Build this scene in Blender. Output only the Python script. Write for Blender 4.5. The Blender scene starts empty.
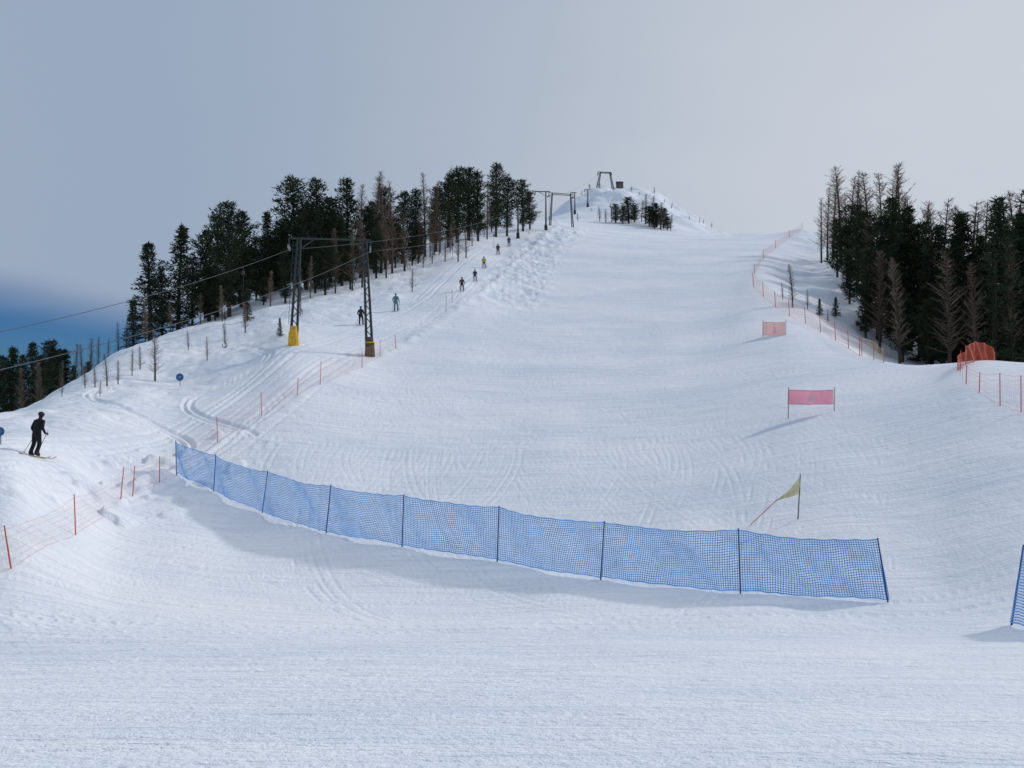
import bpy, math, random
import numpy as np
from mathutils import Vector, Matrix

random.seed(7)
rng = np.random.default_rng(11)
scene = bpy.context.scene
F = 1000.0      # focal length in px for 1024 wide
V0 = 400.0      # eye-level row
# ------------------------------------------------------------------ camera
cam = bpy.data.cameras.new("camera")
cam.lens = 36.0 * F / 1024.0
cam.sensor_width = 36.0
cam.clip_start = 0.1
cam.clip_end = 60000
camo = bpy.data.objects.new("camera", cam)
scene.collection.objects.link(camo)
camo.location = (0, 0, 0)
camo.rotation_euler = (math.radians(90) + math.atan((V0 - 384.0) / F), 0, 0)
scene.camera = camo

# ------------------------------------------------------------------ helpers: noise / interpolation
def hash2(ix, iy, seed):
    h = (ix.astype(np.int64) * 374761393 + iy.astype(np.int64) * 668265263 + seed * 1442695041) & 0xffffffff
    h = ((h ^ (h >> 13)) * 1274126177) & 0xffffffff
    return ((h ^ (h >> 16)) & 0xffff) / 65535.0

def vnoise(x, y, seed=0):
    ix = np.floor(x); iy = np.floor(y)
    fx = x - ix; fy = y - iy
    fx = fx * fx * fx * (fx * (fx * 6 - 15) + 10); fy = fy * fy * fy * (fy * (fy * 6 - 15) + 10)
    a = hash2(ix, iy, seed); b = hash2(ix + 1, iy, seed)
    c = hash2(ix, iy + 1, seed); d = hash2(ix + 1, iy + 1, seed)
    return (a + (b - a) * fx) * (1 - fy) + (c + (d - c) * fx) * fy - 0.5

def fbm(x, y, seed=0, o=3):
    s = 0; a = 1.0
    for i in range(o):
        s = s + a * vnoise(x * 2 ** i + 17.3 * i, y * 2 ** i - 9.1 * i, seed + i)
        a *= 0.5
    return s

def sstep(a, b, x):
    t = np.clip((x - a) / (b - a), 0, 1)
    return t * t * (3 - 2 * t)

def pchip(xk, Y, xq):
    xk = np.asarray(xk, float); Y = np.asarray(Y, float); xq = np.asarray(xq, float)
    one = Y.ndim == 1
    if one: Y = Y[:, None]
    h = np.diff(xk)[:, None]; d = np.diff(Y, axis=0) / h
    m = np.zeros_like(Y)
    w1 = 2 * h[1:] + h[:-1]; w2 = h[1:] + 2 * h[:-1]
    same = (d[:-1] * d[1:]) > 0
    with np.errstate(divide='ignore', invalid='ignore'):
        hm = (w1 + w2) / (w1 / d[:-1] + w2 / d[1:])
    m[1:-1] = np.where(same, hm, 0)
    m[0] = d[0]; m[-1] = d[-1]
    q = np.clip(xq, xk[0], xk[-1])
    i = np.clip(np.searchsorted(xk, q) - 1, 0, len(xk) - 2)
    t = ((q - xk[i]) / (xk[i + 1] - xk[i]))[:, None]; hh = h[i]
    r = (Y[i] * (2 * t**3 - 3 * t**2 + 1) + m[i] * hh * (t**3 - 2 * t**2 + t)
         + Y[i + 1] * (-2 * t**3 + 3 * t**2) + m[i + 1] * hh * (t**3 - t**2))
    return r[:, 0] if one else r

# ------------------------------------------------------------------ terrain profiles: bearing -> (distance, level reading)
NEAR = [(0, -1.6), (3, -1.78), (5, -2.05), (8, -2.65), (12, -3.45), (16, -4.2), (20, -4.85)]
C = {
 -500: [(24,625),(32,575),(45,500),(60,470),(80,460),(120,470),(200,520),(400,600)],
 -200: [(24,612),(30,560),(36,500),(45,455),(60,430),(75,425),(100,445),(150,480),(250,520),(400,560)],
 0:   [(24,606),(28,567),(33,510),(39,462),(48,437),(62,416),(80,424),(120,445),(200,490),(400,560)],
 60:  [(24,615),(29,576),(35,529),(42,477),(50,445),(60,418),(72,399),(85,390),(120,410),(200,470),(400,550)],
 120: [(24,622),(32,580),(40,533),(47,495),(55,450),(65,415),(78,385),(92,364),(110,353),(150,372),(250,450),(400,540)],
 180: [(24,626),(32,588),(42,531),(52,480),(62,440),(70,412),(82,382),(95,352),(110,333),(120,328),(150,340),(250,430),(400,530)],
 240: [(24,628),(32,594),(40,550),(48,503),(55,468),(62,436),(72,402),(85,368),(100,338),(120,316),(140,306),(180,330),(260,400),(400,500)],
 290: [(24,630),(32,597),(38,560),(44.5,521),(55,466),(66,420),(78,376),(90,344),(105,322),(125,303),(150,290),(200,320),(280,390),(400,480)],
 330: [(24,631),(32,598),(42,533),(50,490),(60,447),(75,392),(90,350),(105,324),(125,299),(150,283),(170,280),(210,300),(280,370),(400,460)],
 400: [(24,632),(32,599),(38.5,549),(50,495),(60,452),(75,402),(95,352),(110,322),(125,300),(145,280),(165,264),(185,256),(230,280),(300,340),(400,430)],
 460: [(24,632),(32,598),(38,553),(48,503),(60,453),(75,404),(95,356),(110,326),(125,296),(150,272),(180,247),(210,232),(250,250),(300,300),(400,390)],
 510: [(24,632),(32,597),(37,560),(48,502),(60,453),(75,405),(100,350),(130,298),(160,269),(190,248),(215,232),(240,222),(260,220),(300,250),(400,340)],
 560: [(24,633),(30,605),(35.5,572),(48,501),(60,452),(75,404),(100,350),(130,300),(170,262),(210,236),(250,222),(290,217),(320,209),(360,230),(450,320)],
 585: [(24,633),(30,605),(35,576),(48,500),(60,452),(75,404),(100,350),(130,300),(170,262),(210,238),(250,225),(290,212),(325,194),(350,200),(450,300)],
 610: [(24,633),(30,605),(34.5,578),(48,500),(60,451),(75,403),(100,350),(130,300),(170,262),(210,240),(250,228),(290,212),(328,187),(345,186),(370,200),(450,290)],
 640: [(24,633),(30,605),(34,582),(48,498),(60,449),(75,402),(100,349),(130,300),(170,262),(210,242),(250,231),(290,214),(328,189),(345,188),(370,205),(450,290)],
 665: [(24,633),(30,605),(33.5,584),(48,495),(60,447),(75,400),(100,347),(130,299),(170,262),(210,243),(250,233),(290,219),(328,199),(345,200),(370,212),(450,290)],
 690: [(24,634),(30,604),(33,586),(48,492),(60,444),(75,398),(100,346),(130,299),(170,262),(210,243),(250,235),(290,227),(328,214),(345,215),(450,300)],
 720: [(24,634),(32,592),(40,539),(48,487),(60,439),(75,394),(100,342),(130,298),(170,262),(210,243),(250,236),(290,236),(330,233),(350,240),(450,310)],
 760: [(24,635),(31.5,594),(40,532),(48,480),(60,430),(75,388),(92,350),(110,318),(130,293),(170,262),(210,243),(250,234),(300,238),(400,300)],
 800: [(24,636),(31,600),(41,518),(50,462),(58,426),(75,382),(92,346),(110,319),(125,306),(150,291),(180,268),(215,243),(240,229),(280,250),(400,340)],
 840: [(24,637),(31,601),(41,513),(50,455),(58,420),(75,377),(88,354),(98,341),(112,340),(130,325),(155,295),(190,262),(220,243),(250,235),(300,270),(400,350)],
 885: [(24,638),(31,603),(40,520),(50,450),(58,412),(70,382),(80,364),(90,362),(105,368),(120,360),(150,325),(190,290),(230,268),(300,300),(400,370)],
 930: [(24,637),(31,603),(40,515),(50,440),(58,402),(68,377),(78,364),(90,370),(110,373),(135,360),(160,340),(200,310),(250,285),(300,300),(400,380)],
 975: [(24,637),(30,604),(39,512),(48,442),(56,398),(63,376),(70,359),(80,363),(100,376),(130,368),(160,345),(200,315),(250,285),(300,300),(400,380)],
 1024:[(24,634),(28,612),(36,530),(44,460),(52,414),(58,390),(66,367),(72,362),(85,372),(105,375),(135,365),(160,345),(200,315),(250,285),(300,300),(400,380)],
 1150:[(24,625),(28,600),(36,520),(44,450),(52,408),(60,385),(72,368),(85,372),(105,375),(135,365),(160,345),(200,315),(250,285),(400,380)],
 1500:[(24,600),(30,560),(40,480),(50,430),(60,405),(80,385),(110,375),(160,350),(250,300),(400,400)],
}
us = sorted(C)
NR = 1120
D0, D1 = 3.0, 455.0
rowD = np.concatenate([np.linspace(0.25, 2.8, 14), D0 * (D1 / D0) ** np.linspace(0, 1, NR)])
tab = []
for u in us:
    pts = list(NEAR) + [(d, (V0 - v) / F * d) for d, v in C[u]]
    pts.append((470, pts[-1][1] - 25))
    tab.append(pchip([p[0] for p in pts], [p[1] for p in pts], rowD))
tab = np.array(tab)
thk = np.arctan((np.array(us) - 512.0) / F)
tv = np.linspace(math.atan(-0.60), math.atan(0.60), 1000)
tleft = np.linspace(-math.pi, tv[0], 60)[:-1]
tright = np.linspace(tv[-1], math.pi, 60)[1:]
TH = np.concatenate([tleft, tv, tright])
Z = pchip(thk, tab, TH)             # (cols, rows)
TC = np.clip(TH, -0.85, 0.85)
RR = rowD[None, :] / np.cos(TC)[:, None]
X = RR * np.sin(TH)[:, None]; Y = RR * np.cos(TH)[:, None]
back = sstep(1.0, 2.1, np.abs(TH))[:, None]
Zb = -1.6 + 0.10 * RR + 0 * Z
Z = Z * (1 - back) + Zb * back
near = sstep(0.5, 4.0, RR)
Z = -1.6 * (1 - near) + Z * near

def blur(a, n, axis):
    for _ in range(n):
        b = np.roll(a, 1, axis); c = np.roll(a, -1, axis)
        sl = [slice(None)] * 2; sl[axis] = slice(1, -1)
        t = a.copy(); t[tuple(sl)] = (0.25 * b + 0.5 * a + 0.25 * c)[tuple(sl)]
        a = t
    return a
Z = blur(Z, 70, 1); Z = blur(Z, 110, 0)
D = rowD[None, :] + 0 * Z

Zsmooth = Z.copy()
lc = np.log(rowD)
def gidx(x, y):
    th = np.arctan2(x, y); r = np.hypot(x, y)
    d = r * np.cos(np.clip(th, -0.85, 0.85))
    return np.interp(th, TH, np.arange(len(TH))), np.interp(np.log(np.maximum(d, 0.25)), lc, np.arange(len(rowD)))
def height(x, y, G=None):
    G = Z if G is None else G
    i, j = gidx(np.float64(x), np.float64(y))
    i0 = int(min(i, len(TH) - 2)); j0 = int(min(j, len(rowD) - 2)); a = i - i0; b = j - j0
    return float((G[i0, j0] * (1 - a) + G[i0 + 1, j0] * a) * (1 - b) + (G[i0, j0 + 1] * (1 - a) + G[i0 + 1, j0 + 1] * a) * b)

lane = np.array([(-24, 26), (-19.2, 38), (-17.4, 60), (-15.2, 87), (-11.2, 105), (-7.0, 125), (-4.6, 155), (-1.0, 188), (3.0, 212), (9, 240)])
def lane_x(y): return np.interp(y, lane[:, 1], lane[:, 0])
edge = np.array([(-12.6, 25.5), (-15.5, 38), (-17.9, 50), (-18.0, 58), (-16.2, 64), (-14.2, 75), (-11.2, 95), (-7.5, 112), (-3.5, 130), (0, 160), (6, 200), (12, 240)])
def edge_x(y): return np.interp(y, edge[:, 1], edge[:, 0])

# relief ------------------------------------------------------------
dl = X - edge_x(Y)                     # + = on piste
ll = X - lane_x(Y)
inview = sstep(3, 12, D)
Z += inview * 0.12 * fbm(X / 14, Y / 14, 3, 2)
Z += inview * 0.045 * fbm(X / 2.6, Y / 2.6, 5, 4)
offp = sstep(-5.5, -9, ll) * sstep(35, 45, Y) * sstep(6.5, 2, np.abs(TH[:, None]) * 3)
Z += offp * (0.7 * fbm(X / 7, Y / 7, 9, 3) + 0.24 * np.abs(fbm(X / 1.6, Y / 1.6, 12, 3)))
berm = np.exp(-((dl + 0.4) / 0.7) ** 2) * sstep(24, 40, Y)
bn = np.abs(fbm(X / 2.2, Y / 2.2, 21, 3))
Z += berm * (0.06 + 0.42 * bn) * (0.5 + 0.5 * sstep(85, 100, Y))
hp = 0.5 * np.exp(-((ll - 2.6) / 1.0) ** 2) * sstep(30, 36, Y) * (1 - sstep(56, 64, Y)) + np.exp(-((dl + 1.5) / 1.3) ** 2) * sstep(38, 44, Y) * (1 - sstep(60, 68, Y))
Z += hp * 0.40 * sstep(0.05, 0.30, fbm(X / 1.5, Y / 1.9, 77, 3))
mog = sstep(112, 140, Y) * (1 - sstep(225, 250, Y)) * sstep(0.5, 2.5, ll) * (1 - sstep(9, 13, ll))
Z += mog * (0.42 * fbm(X / 1.7, Y / 2.8, 31, 2) + 0.34 * np.abs(fbm(X / 0.9, Y / 1.6, 35, 3)))
rb = sstep(98, 112, Y) * sstep(0.27, 0.30, X / np.maximum(Y, 1))
Z += rb * 1.3 * fbm(X / 8, Y / 8, 41, 4)
mp = sstep(285, 305, Y) * sstep(0.02, 0.06, X / np.maximum(Y, 1)) * (1 - sstep(0.2, 0.24, X / np.maximum(Y, 1)))
Z += mp * 3.0 * fbm(X / 9, Y / 9, 45, 4)
Z += sstep(255, 280, Y) * 1.0 * fbm(X / 12, Y / 12, 47, 3)

# ski tracks ----------------------------------------------------------
tr = np.zeros_like(Z)
def groove(px, py, depth, width=0.05, twin=0.2, lift=0.3):
    tx = np.gradient(px); ty = np.gradient(py); L = np.hypot(tx, ty) + 1e-9
    nx, ny = -ty / L, tx / L
    offs = [-twin, twin] if twin > 0 else [0]
    for o in offs:
        for w, k in [(-width, -0.7), (0, -1), (width, -0.7), (-2.4 * width, lift), (2.4 * width, lift)]:
            i, j = gidx(px + nx * (o + w), py + ny * (o + w))
            i = np.rint(i).astype(int); j = np.rint(j).astype(int)
            np.clip(i, 0, len(TH) - 1, out=i); np.clip(j, 0, len(rowD) - 1, out=j)
            if k < 0: np.minimum.at(tr, (i, j), k * depth)
            else: np.maximum.at(tr, (i, j), k * depth)
def run_x(yy, s):
    xl = edge_x(yy) + 3; xr = np.interp(yy, [30, 60, 100, 170, 240], [24, 28, 29, 40, 55])
    return xl + (xr - xl) * s
for k in range(340):
    y1 = rng.uniform(55, 235); L = rng.uniform(15, 80); y0 = max(rng.uniform(33, 46), y1 - L)
    if y1 - y0 < 5: continue
    n = int((y1 - y0) / 0.07)
    yy = np.linspace(y1, y0, n)
    A = rng.uniform(1.0, 6.5); W = rng.uniform(13, 44); ph = rng.uniform(0, 6.3)
    ss = np.clip(rng.uniform(0.03, 0.97) + 0.12 * np.sin(yy / 40 + ph), 0.02, 0.98)
    xx = run_x(yy, ss) + A * np.sin(2 * math.pi * yy / W + ph) + 0.5 * np.sin(yy / 3 + ph)
    edgek = np.clip(0.5 + 0.7 * np.sin(2 * math.pi * yy / W * 2 + ph * 3), 0.0, 1)
    groove(xx, yy, rng.uniform(0.014, 0.046) * (yy / 60) ** .7 * edgek, 0.045, 0.2)
for k in range(1300):    # short skidded arcs across the fall line
    yc = 34 + 190 * rng.uniform(0, 1) ** 1.3; n = 220
    t = np.linspace(-1, 1, n); ln = rng.uniform(2, 8); sg = rng.choice([-1, 1])
    xx = run_x(yc, rng.uniform(-.02, 1.0)) + t * ln
    yy = yc + sg * t * ln * rng.uniform(.15, .8) + rng.uniform(.1, .35) * ln * t * t
    groove(xx, yy, rng.uniform(0.010, 0.045) * (yc / 60) ** .6 * np.sqrt(1 - t * t), rng.uniform(.04, .12), rng.choice([0, .22]))
for k in range(90):     # runs flattening out across the bottom
    x0 = rng.uniform(-14, 22); n = 1500
    t = np.linspace(0, 1, n)
    dirx = rng.choice([-1, 1]) * rng.uniform(10, 28)
    xx = x0 + dirx * t ** 1.7; yy = 60 - (60 - rng.uniform(21, 33)) * (1 - (1 - t) ** 1.6) + 0.6 * np.sin(t * 9 + k)
    groove(xx, yy, rng.uniform(0.006, 0.026), 0.045, 0.2)
for k in range(190):     # foreground crossings
    y0 = 4.5 + 23 * rng.uniform(0, 1) ** 1.3; n = 1400
    hw = rng.uniform(0.12, 0.8); cx = rng.uniform(-0.5, 0.5) * y0
    xx = np.linspace(cx - hw * y0, cx + hw * y0, n)
    a = rng.uniform(-0.05, 0.32)
    yy = y0 + a * xx + rng.uniform(-0.004, 0.006) * xx ** 2 + 0.05 * np.sin(xx / rng.uniform(2.5, 5) + k)
    yy = np.maximum(yy, 2.0)
    groove(xx, yy, rng.uniform(0.003, 0.018) * (0.5 + y0 / 16) * np.sin(np.linspace(0, math.pi, n)) ** .5, 0.015 + y0 * 0.001, 0.12)
for off, dep, w in [(0, .10, .1), (-0.6, .075, .1), (0.7, .05, .1), (-3.6, .09, .12), (-4.3, .08, .1), (-2.2, .05, .08), (1.6, .04, .08), (-1.4, .045, .08), (-5.2, .07, .1)]:
    yy = np.arange(30, 215, 0.04)
    xx = lane_x(yy) + off + 0.15 * np.sin(yy / 7 + off * 3) + 0.05 * np.sin(yy / 1.9 + off)
    groove(xx, yy, dep, w, 0)
    groove(xx + 0.06, yy, dep, w, 0)
for (ax, ay, bx, by, c) in [(-26, 95, -18, 62, 3), (-30, 78, -19, 52, -3)]:
    t = np.linspace(0, 1, 1500)
    groove(ax + (bx - ax) * t + c * np.sin(t * 7), ay + (by - ay) * t, 0.12, 0.12, 0.22)
tr = blur(tr, 1, 0); tr = blur(tr, 1, 1)
Z += tr * 1.3

def hit(u, v):
    """distance at which the sight line (bearing u, level v) meets the snow"""
    i = int(np.interp(math.atan((u - 512) / F), TH, np.arange(len(TH))))
    col = V0 - F * Zsmooth[i] / rowD
    ok = np.where((col <= v) & (rowD > 4))[0]
    if len(ok) == 0:
        j = np.argmin(np.where(rowD > 20, col, 1e9)); return rowD[j]
    return rowD[ok[0]]
def at(u, d):
    x = (u - 512) / F * d
    return Vector((x, d, height(x, d)))
def on(u, v):
    return at(u, hit(u, v))

# far rings out to the horizon
farR = np.array([520, 650, 850, 1200, 2000, 4000, 9000, 20000, 40000.0])
ringX = []; ringY = []; ringZ = []
last = Z[:, -1]
for r in farR:
    w = sstep(455, 1300, r)
    x = r * np.sin(TH); y = r * np.cos(TH)
    z = (last - 0.45 * (r - 455) * (r < 1300) - 0.45 * 845 * (r >= 1300)) * (1 - w) + w * (-520)
    ringX.append(x); ringY.append(y); ringZ.append(z)
X = np.hstack([X, np.array(ringX).T]); Y = np.hstack([Y, np.array(ringY).T]); Zf = np.hstack([Z, np.array(ringZ).T])
nc, nr = X.shape
co = np.stack([X, Y, Zf], -1).reshape(-1, 3)
co = np.vstack([co, [[0, 0, -1.6]]])
ii, jj = np.meshgrid(np.arange(nc - 1), np.arange(nr - 1), indexing='ij')
a = (ii * nr + jj).ravel(); quads = np.stack([a, a + 1, a + nr + 1, a + nr], -1)
cen = len(co) - 1
i1 = np.arange(nc - 1)
tris = np.stack([np.full(nc - 1, cen), i1 * nr, (i1 + 1) * nr], -1)
loops = np.concatenate([quads.ravel(), tris.ravel()]).astype(np.int32)
nq, nt = len(quads), len(tris)
starts = np.concatenate([np.arange(nq) * 4, nq * 4 + np.arange(nt) * 3]).astype(np.int32)
me = bpy.data.meshes.new("snow_ground")
me.vertices.add(len(co)); me.vertices.foreach_set("co", co.astype(np.float32).ravel())
me.loops.add(len(loops)); me.loops.foreach_set("vertex_index", loops)
me.polygons.add(nq + nt); me.polygons.foreach_set("loop_start", starts)
me.polygons.foreach_set("use_smooth", np.ones(nq + nt, bool))
me.update(calc_edges=True)
ground = bpy.data.objects.new("snow_ground", me); scene.collection.objects.link(ground)

# ------------------------------------------------------------------ materials
def new_mat(name):
    m = bpy.data.materials.new(name); m.use_nodes = True
    nt = m.node_tree; nt.nodes.clear()
    out = nt.nodes.new("ShaderNodeOutputMaterial")
    return m, nt, out
def simple(name, col, rough=0.6, var=0.15, scale=8.0, trans=0.0, metal=0.0):
    m, nt, out = new_mat(name)
    p = nt.nodes.new("ShaderNodeBsdfPrincipled")
    p.inputs["Roughness"].default_value = rough; p.inputs["Metallic"].default_value = metal
    p.inputs["Specular IOR Level"].default_value = 0.25
    tc = nt.nodes.new("ShaderNodeTexCoord"); n = nt.nodes.new("ShaderNodeTexNoise"); n.inputs["Scale"].default_value = scale
    nt.links.new(tc.outputs["Object"], n.inputs["Vector"])
    r = nt.nodes.new("ShaderNodeMapRange"); r.inputs["To Min"].default_value = 1 - var; r.inputs["To Max"].default_value = 1 + var
    r.inputs["From Min"].default_value = 0.3; r.inputs["From Max"].default_value = 0.7
    nt.links.new(n.outputs["Fac"], r.inputs["Value"])
    mx = nt.nodes.new("ShaderNodeVectorMath"); mx.operation = 'SCALE'; mx.inputs[0].default_value = col
    nt.links.new(r.outputs[0], mx.inputs["Scale"]); nt.links.new(mx.outputs[0], p.inputs["Base Color"])
    sh = p.outputs[0]
    if trans > 0:
        t = nt.nodes.new("ShaderNodeBsdfTranslucent"); nt.links.new(mx.outputs[0], t.inputs["Color"])
        ms = nt.nodes.new("ShaderNodeMixShader"); ms.inputs[0].default_value = trans
        nt.links.new(p.outputs[0], ms.inputs[1]); nt.links.new(t.outputs[0], ms.inputs[2]); sh = ms.outputs[0]
    nt.links.new(sh, out.inputs["Surface"])
    return m

def snow_material():
    m, nt, out = new_mat("snow")
    N = nt.nodes.new; L = nt.links.new
    p = N("ShaderNodeBsdfDiffuse")
    tc = N("ShaderNodeTexCoord")
    big = N("ShaderNodeTexNoise"); big.inputs["Scale"].default_value = 0.06; big.inputs["Detail"].default_value = 4
    mpb = N("ShaderNodeMapping"); mpb.inputs["Scale"].default_value = (1, 1.6, 0); mpb.inputs["Rotation"].default_value = (0, 0, .3)
    L(tc.outputs["Object"], mpb.inputs["Vector"]); L(mpb.outputs[0], big.inputs["Vector"])
    st = N("ShaderNodeTexNoise"); st.inputs["Scale"].default_value = 0.9; st.inputs["Detail"].default_value = 5; st.inputs["Roughness"].default_value = .68; st.inputs["Distortion"].default_value = .6
    mps = N("ShaderNodeMapping"); mps.inputs["Scale"].default_value = (.25, 1.8, 0); mps.inputs["Rotation"].default_value = (0, 0, -.12)
    L(tc.outputs["Object"], mps.inputs["Vector"]); L(mps.outputs[0], st.inputs["Vector"])
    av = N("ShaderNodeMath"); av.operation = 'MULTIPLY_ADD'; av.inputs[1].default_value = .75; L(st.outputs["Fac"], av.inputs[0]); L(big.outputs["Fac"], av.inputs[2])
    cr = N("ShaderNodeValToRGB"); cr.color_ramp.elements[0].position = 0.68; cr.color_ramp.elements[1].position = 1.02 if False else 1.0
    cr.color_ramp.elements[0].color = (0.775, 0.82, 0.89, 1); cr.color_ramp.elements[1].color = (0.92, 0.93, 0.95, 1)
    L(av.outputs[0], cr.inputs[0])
    ln = N("ShaderNodeVectorMath"); ln.operation = 'LENGTH'; L(tc.outputs["Object"], ln.inputs[0])
    hs = []
    for (rot, sx, sy, scl, freq, w) in [(0.25, 1.0, 0.22, 0.16, 30, 0.5), (-0.55, 1.0, 0.3, 0.13, 26, 0.5)]:
        mp = N("ShaderNodeMapping"); mp.inputs["Rotation"].default_value = (0, 0, rot); mp.inputs["Scale"].default_value = (sx, sy, 0.0)
        L(tc.outputs["Object"], mp.inputs["Vector"])
        n = N("ShaderNodeTexNoise"); n.inputs["Scale"].default_value = scl; n.inputs["Detail"].default_value = 2.0
        L(mp.outputs[0], n.inputs["Vector"])
        mu = N("ShaderNodeMath"); mu.operation = 'MULTIPLY'; mu.inputs[1].default_value = freq; L(n.outputs["Fac"], mu.inputs[0])
        pp = N("ShaderNodeMath"); pp.operation = 'PINGPONG'; pp.inputs[1].default_value = 0.5; L(mu.outputs[0], pp.inputs[0])
        pw = N("ShaderNodeMapRange"); pw.interpolation_type = 'SMOOTHSTEP'
        pw.inputs["From Min"].default_value = 0.0; pw.inputs["From Max"].default_value = 0.14; pw.inputs["To Min"].default_value = 0.0; pw.inputs["To Max"].default_value = w
        L(pp.outputs[0], pw.inputs["Value"]); hs.append(pw)
    ad2 = N("ShaderNodeMath"); ad2.operation = 'ADD'; L(hs[0].outputs[0], ad2.inputs[0]); L(hs[1].outputs[0], ad2.inputs[1])
    fd = N("ShaderNodeMapRange"); fd.inputs["From Min"].default_value = 22; fd.inputs["From Max"].default_value = 40; fd.inputs["To Max"].default_value = .32
    L(ln.outputs["Value"], fd.inputs["Value"])
    b1 = N("ShaderNodeBump"); b1.inputs["Distance"].default_value = 0.035; L(fd.outputs[0], b1.inputs["Strength"])
    L(ad2.outputs[0], b1.inputs["Height"])
    gr = N("ShaderNodeTexNoise"); gr.inputs["Scale"].default_value = 7.0; gr.inputs["Detail"].default_value = 4; gr.inputs["Roughness"].default_value = 0.75
    L(tc.outputs["Object"], gr.inputs["Vector"])
    hsum = N("ShaderNodeMath"); hsum.operation = 'MULTIPLY_ADD'; hsum.inputs[1].default_value = 2.6
    L(st.outputs["Fac"], hsum.inputs[0]); L(gr.outputs["Fac"], hsum.inputs[2])
    b2 = N("ShaderNodeBump"); b2.inputs["Strength"].default_value = 0.9; b2.inputs["Distance"].default_value = 0.06
    L(hsum.outputs[0], b2.inputs["Height"]); L(b1.outputs[0], b2.inputs["Normal"])
    L(b2.outputs[0], p.inputs["Normal"])
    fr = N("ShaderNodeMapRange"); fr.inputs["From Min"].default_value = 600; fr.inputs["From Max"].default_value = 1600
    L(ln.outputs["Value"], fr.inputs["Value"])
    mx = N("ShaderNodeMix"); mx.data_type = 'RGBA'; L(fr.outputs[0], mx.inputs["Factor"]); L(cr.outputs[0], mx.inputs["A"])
    mx.inputs["B"].default_value = (0.10, 0.20, 0.36, 1)  # far valley: forest and its blue haze put into the colour by distance
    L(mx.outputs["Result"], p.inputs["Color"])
    L(p.outputs[0], out.inputs["Surface"])
    return m
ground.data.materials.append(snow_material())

# ------------------------------------------------------------------ mesh builder
class MB:
    def __init__(s): s.v = []; s.f = []; s.m = []
    def add(s, vs, fs, mi=0):
        o = len(s.v); s.v.extend([tuple(p) for p in vs]); s.f.extend([tuple(i + o for i in f) for f in fs]); s.m.extend([mi] * len(fs))
    def tube(s, pts, rad, n=8, mi=0, caps=True):
        pts = [Vector(p) for p in pts]
        if not hasattr(rad, '__len__'): rad = [rad] * len(pts)
        vs = []; fs = []
        prev = None
        for k, p in enumerate(pts):
            t = (pts[min(k + 1, len(pts) - 1)] - pts[max(k - 1, 0)]).normalized()
            if prev is None: prev = t.orthogonal().normalized()
            a = (prev - t * prev.dot(t)).normalized(); b = t.cross(a); prev = a
            for q in range(n):
                an = 2 * math.pi * q / n
                vs.append(p + (a * math.cos(an) + b * math.sin(an)) * rad[k])
        for k in range(len(pts) - 1):
            for q in range(n):
                fs.append((k * n + q, k * n + (q + 1) % n, (k + 1) * n + (q + 1) % n, (k + 1) * n + q))
        if caps:
            fs.append(tuple(range(n))[::-1]); fs.append(tuple((len(pts) - 1) * n + q for q in range(n)))
        s.add(vs, fs, mi)
    def box(s, c, sx, sy, sz, mi=0, rot=0.0, bev=0.0, taper=1.0):
        c = Vector(c); R = Matrix.Rotation(rot, 3, 'Z')
        hx, hy, hz = sx / 2, sy / 2, sz / 2; b = min(bev, hx, hy) if bev else 0
        if b:
            prof = [(-hx + b, -hy), (hx - b, -hy), (hx, -hy + b), (hx, hy - b), (hx - b, hy), (-hx + b, hy), (-hx, hy - b), (-hx, -hy + b)]
        else: prof = [(-hx, -hy), (hx, -hy), (hx, hy), (-hx, hy)]
        n = len(prof)
        vs = [c + R @ Vector((x * k, y * k, z)) for z, k in ((-hz, 1), (hz, taper)) for x, y in prof]
        fs = [(i, (i + 1) % n, n + (i + 1) % n, n + i) for i in range(n)] + [tuple(range(n))[::-1], tuple(range(n, 2 * n))]
        s.add(vs, fs, mi)
    def ribbon(s, pts, w, side, mi=0):
        pts = [Vector(p) for p in pts]; vs = []
        for p in pts: vs += [p - side * w / 2, p + side * w / 2]
        s.add(vs, [(2 * k, 2 * k + 1, 2 * k + 3, 2 * k + 2) for k in range(len(pts) - 1)], mi)
    def mesh(s, name, mats, smooth=True):
        me = bpy.data.meshes.new(name); me.from_pydata(s.v, [], s.f)
        for m in mats: me.materials.append(m)
        me.polygons.foreach_set("material_index", s.m)
        if smooth: me.polygons.foreach_set("use_smooth", [True] * len(s.f))
        me.update(); return me
    def obj(s, name, mats, smooth=True, parent=None):
        o = bpy.data.objects.new(name, s.mesh(name, mats, smooth)); scene.collection.objects.link(o)
        if parent: o.parent = parent
        return o
def put(name, me, loc, rz=0, sc=1):
    o = bpy.data.objects.new(name, me); o.location = loc; o.rotation_euler = (0, 0, rz)
    o.scale = (sc, sc, sc) if not hasattr(sc, '__len__') else sc
    scene.collection.objects.link(o); return o

M_blue = simple("blue_net_cord", (0.12, 0.34, 0.68), 0.6, 0.2, 3, trans=0.45)
M_bpole = simple("blue_pole_plastic", (0.012, 0.05, 0.20), 0.4)
M_or = simple("orange_plastic", (0.62, 0.11, 0.06), 0.5)
M_ornet = simple("orange_net_cord", (0.80, 0.25, 0.16), 0.6, 0.15, 3, trans=0.4)
M_pinknet = simple("faded_orange_net_cord", (0.80, 0.42, 0.34), 0.6, 0.15, 3, trans=0.4)
M_steel = simple("dark_steel", (0.05, 0.055, 0.06), 0.5, 0.25, 5, metal=0.3)
M_cable = simple("steel_cable", (0.06, 0.065, 0.075), 0.5)
M_yel = simple("yellow_padding", (0.70, 0.40, 0.03), 0.6, 0.25, 4)
M_brown = simple("weathered_padding", (0.10, 0.07, 0.04), 0.7, 0.4, 4)
M_grey = simple("grey_metal", (0.25, 0.26, 0.28), 0.5)
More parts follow.
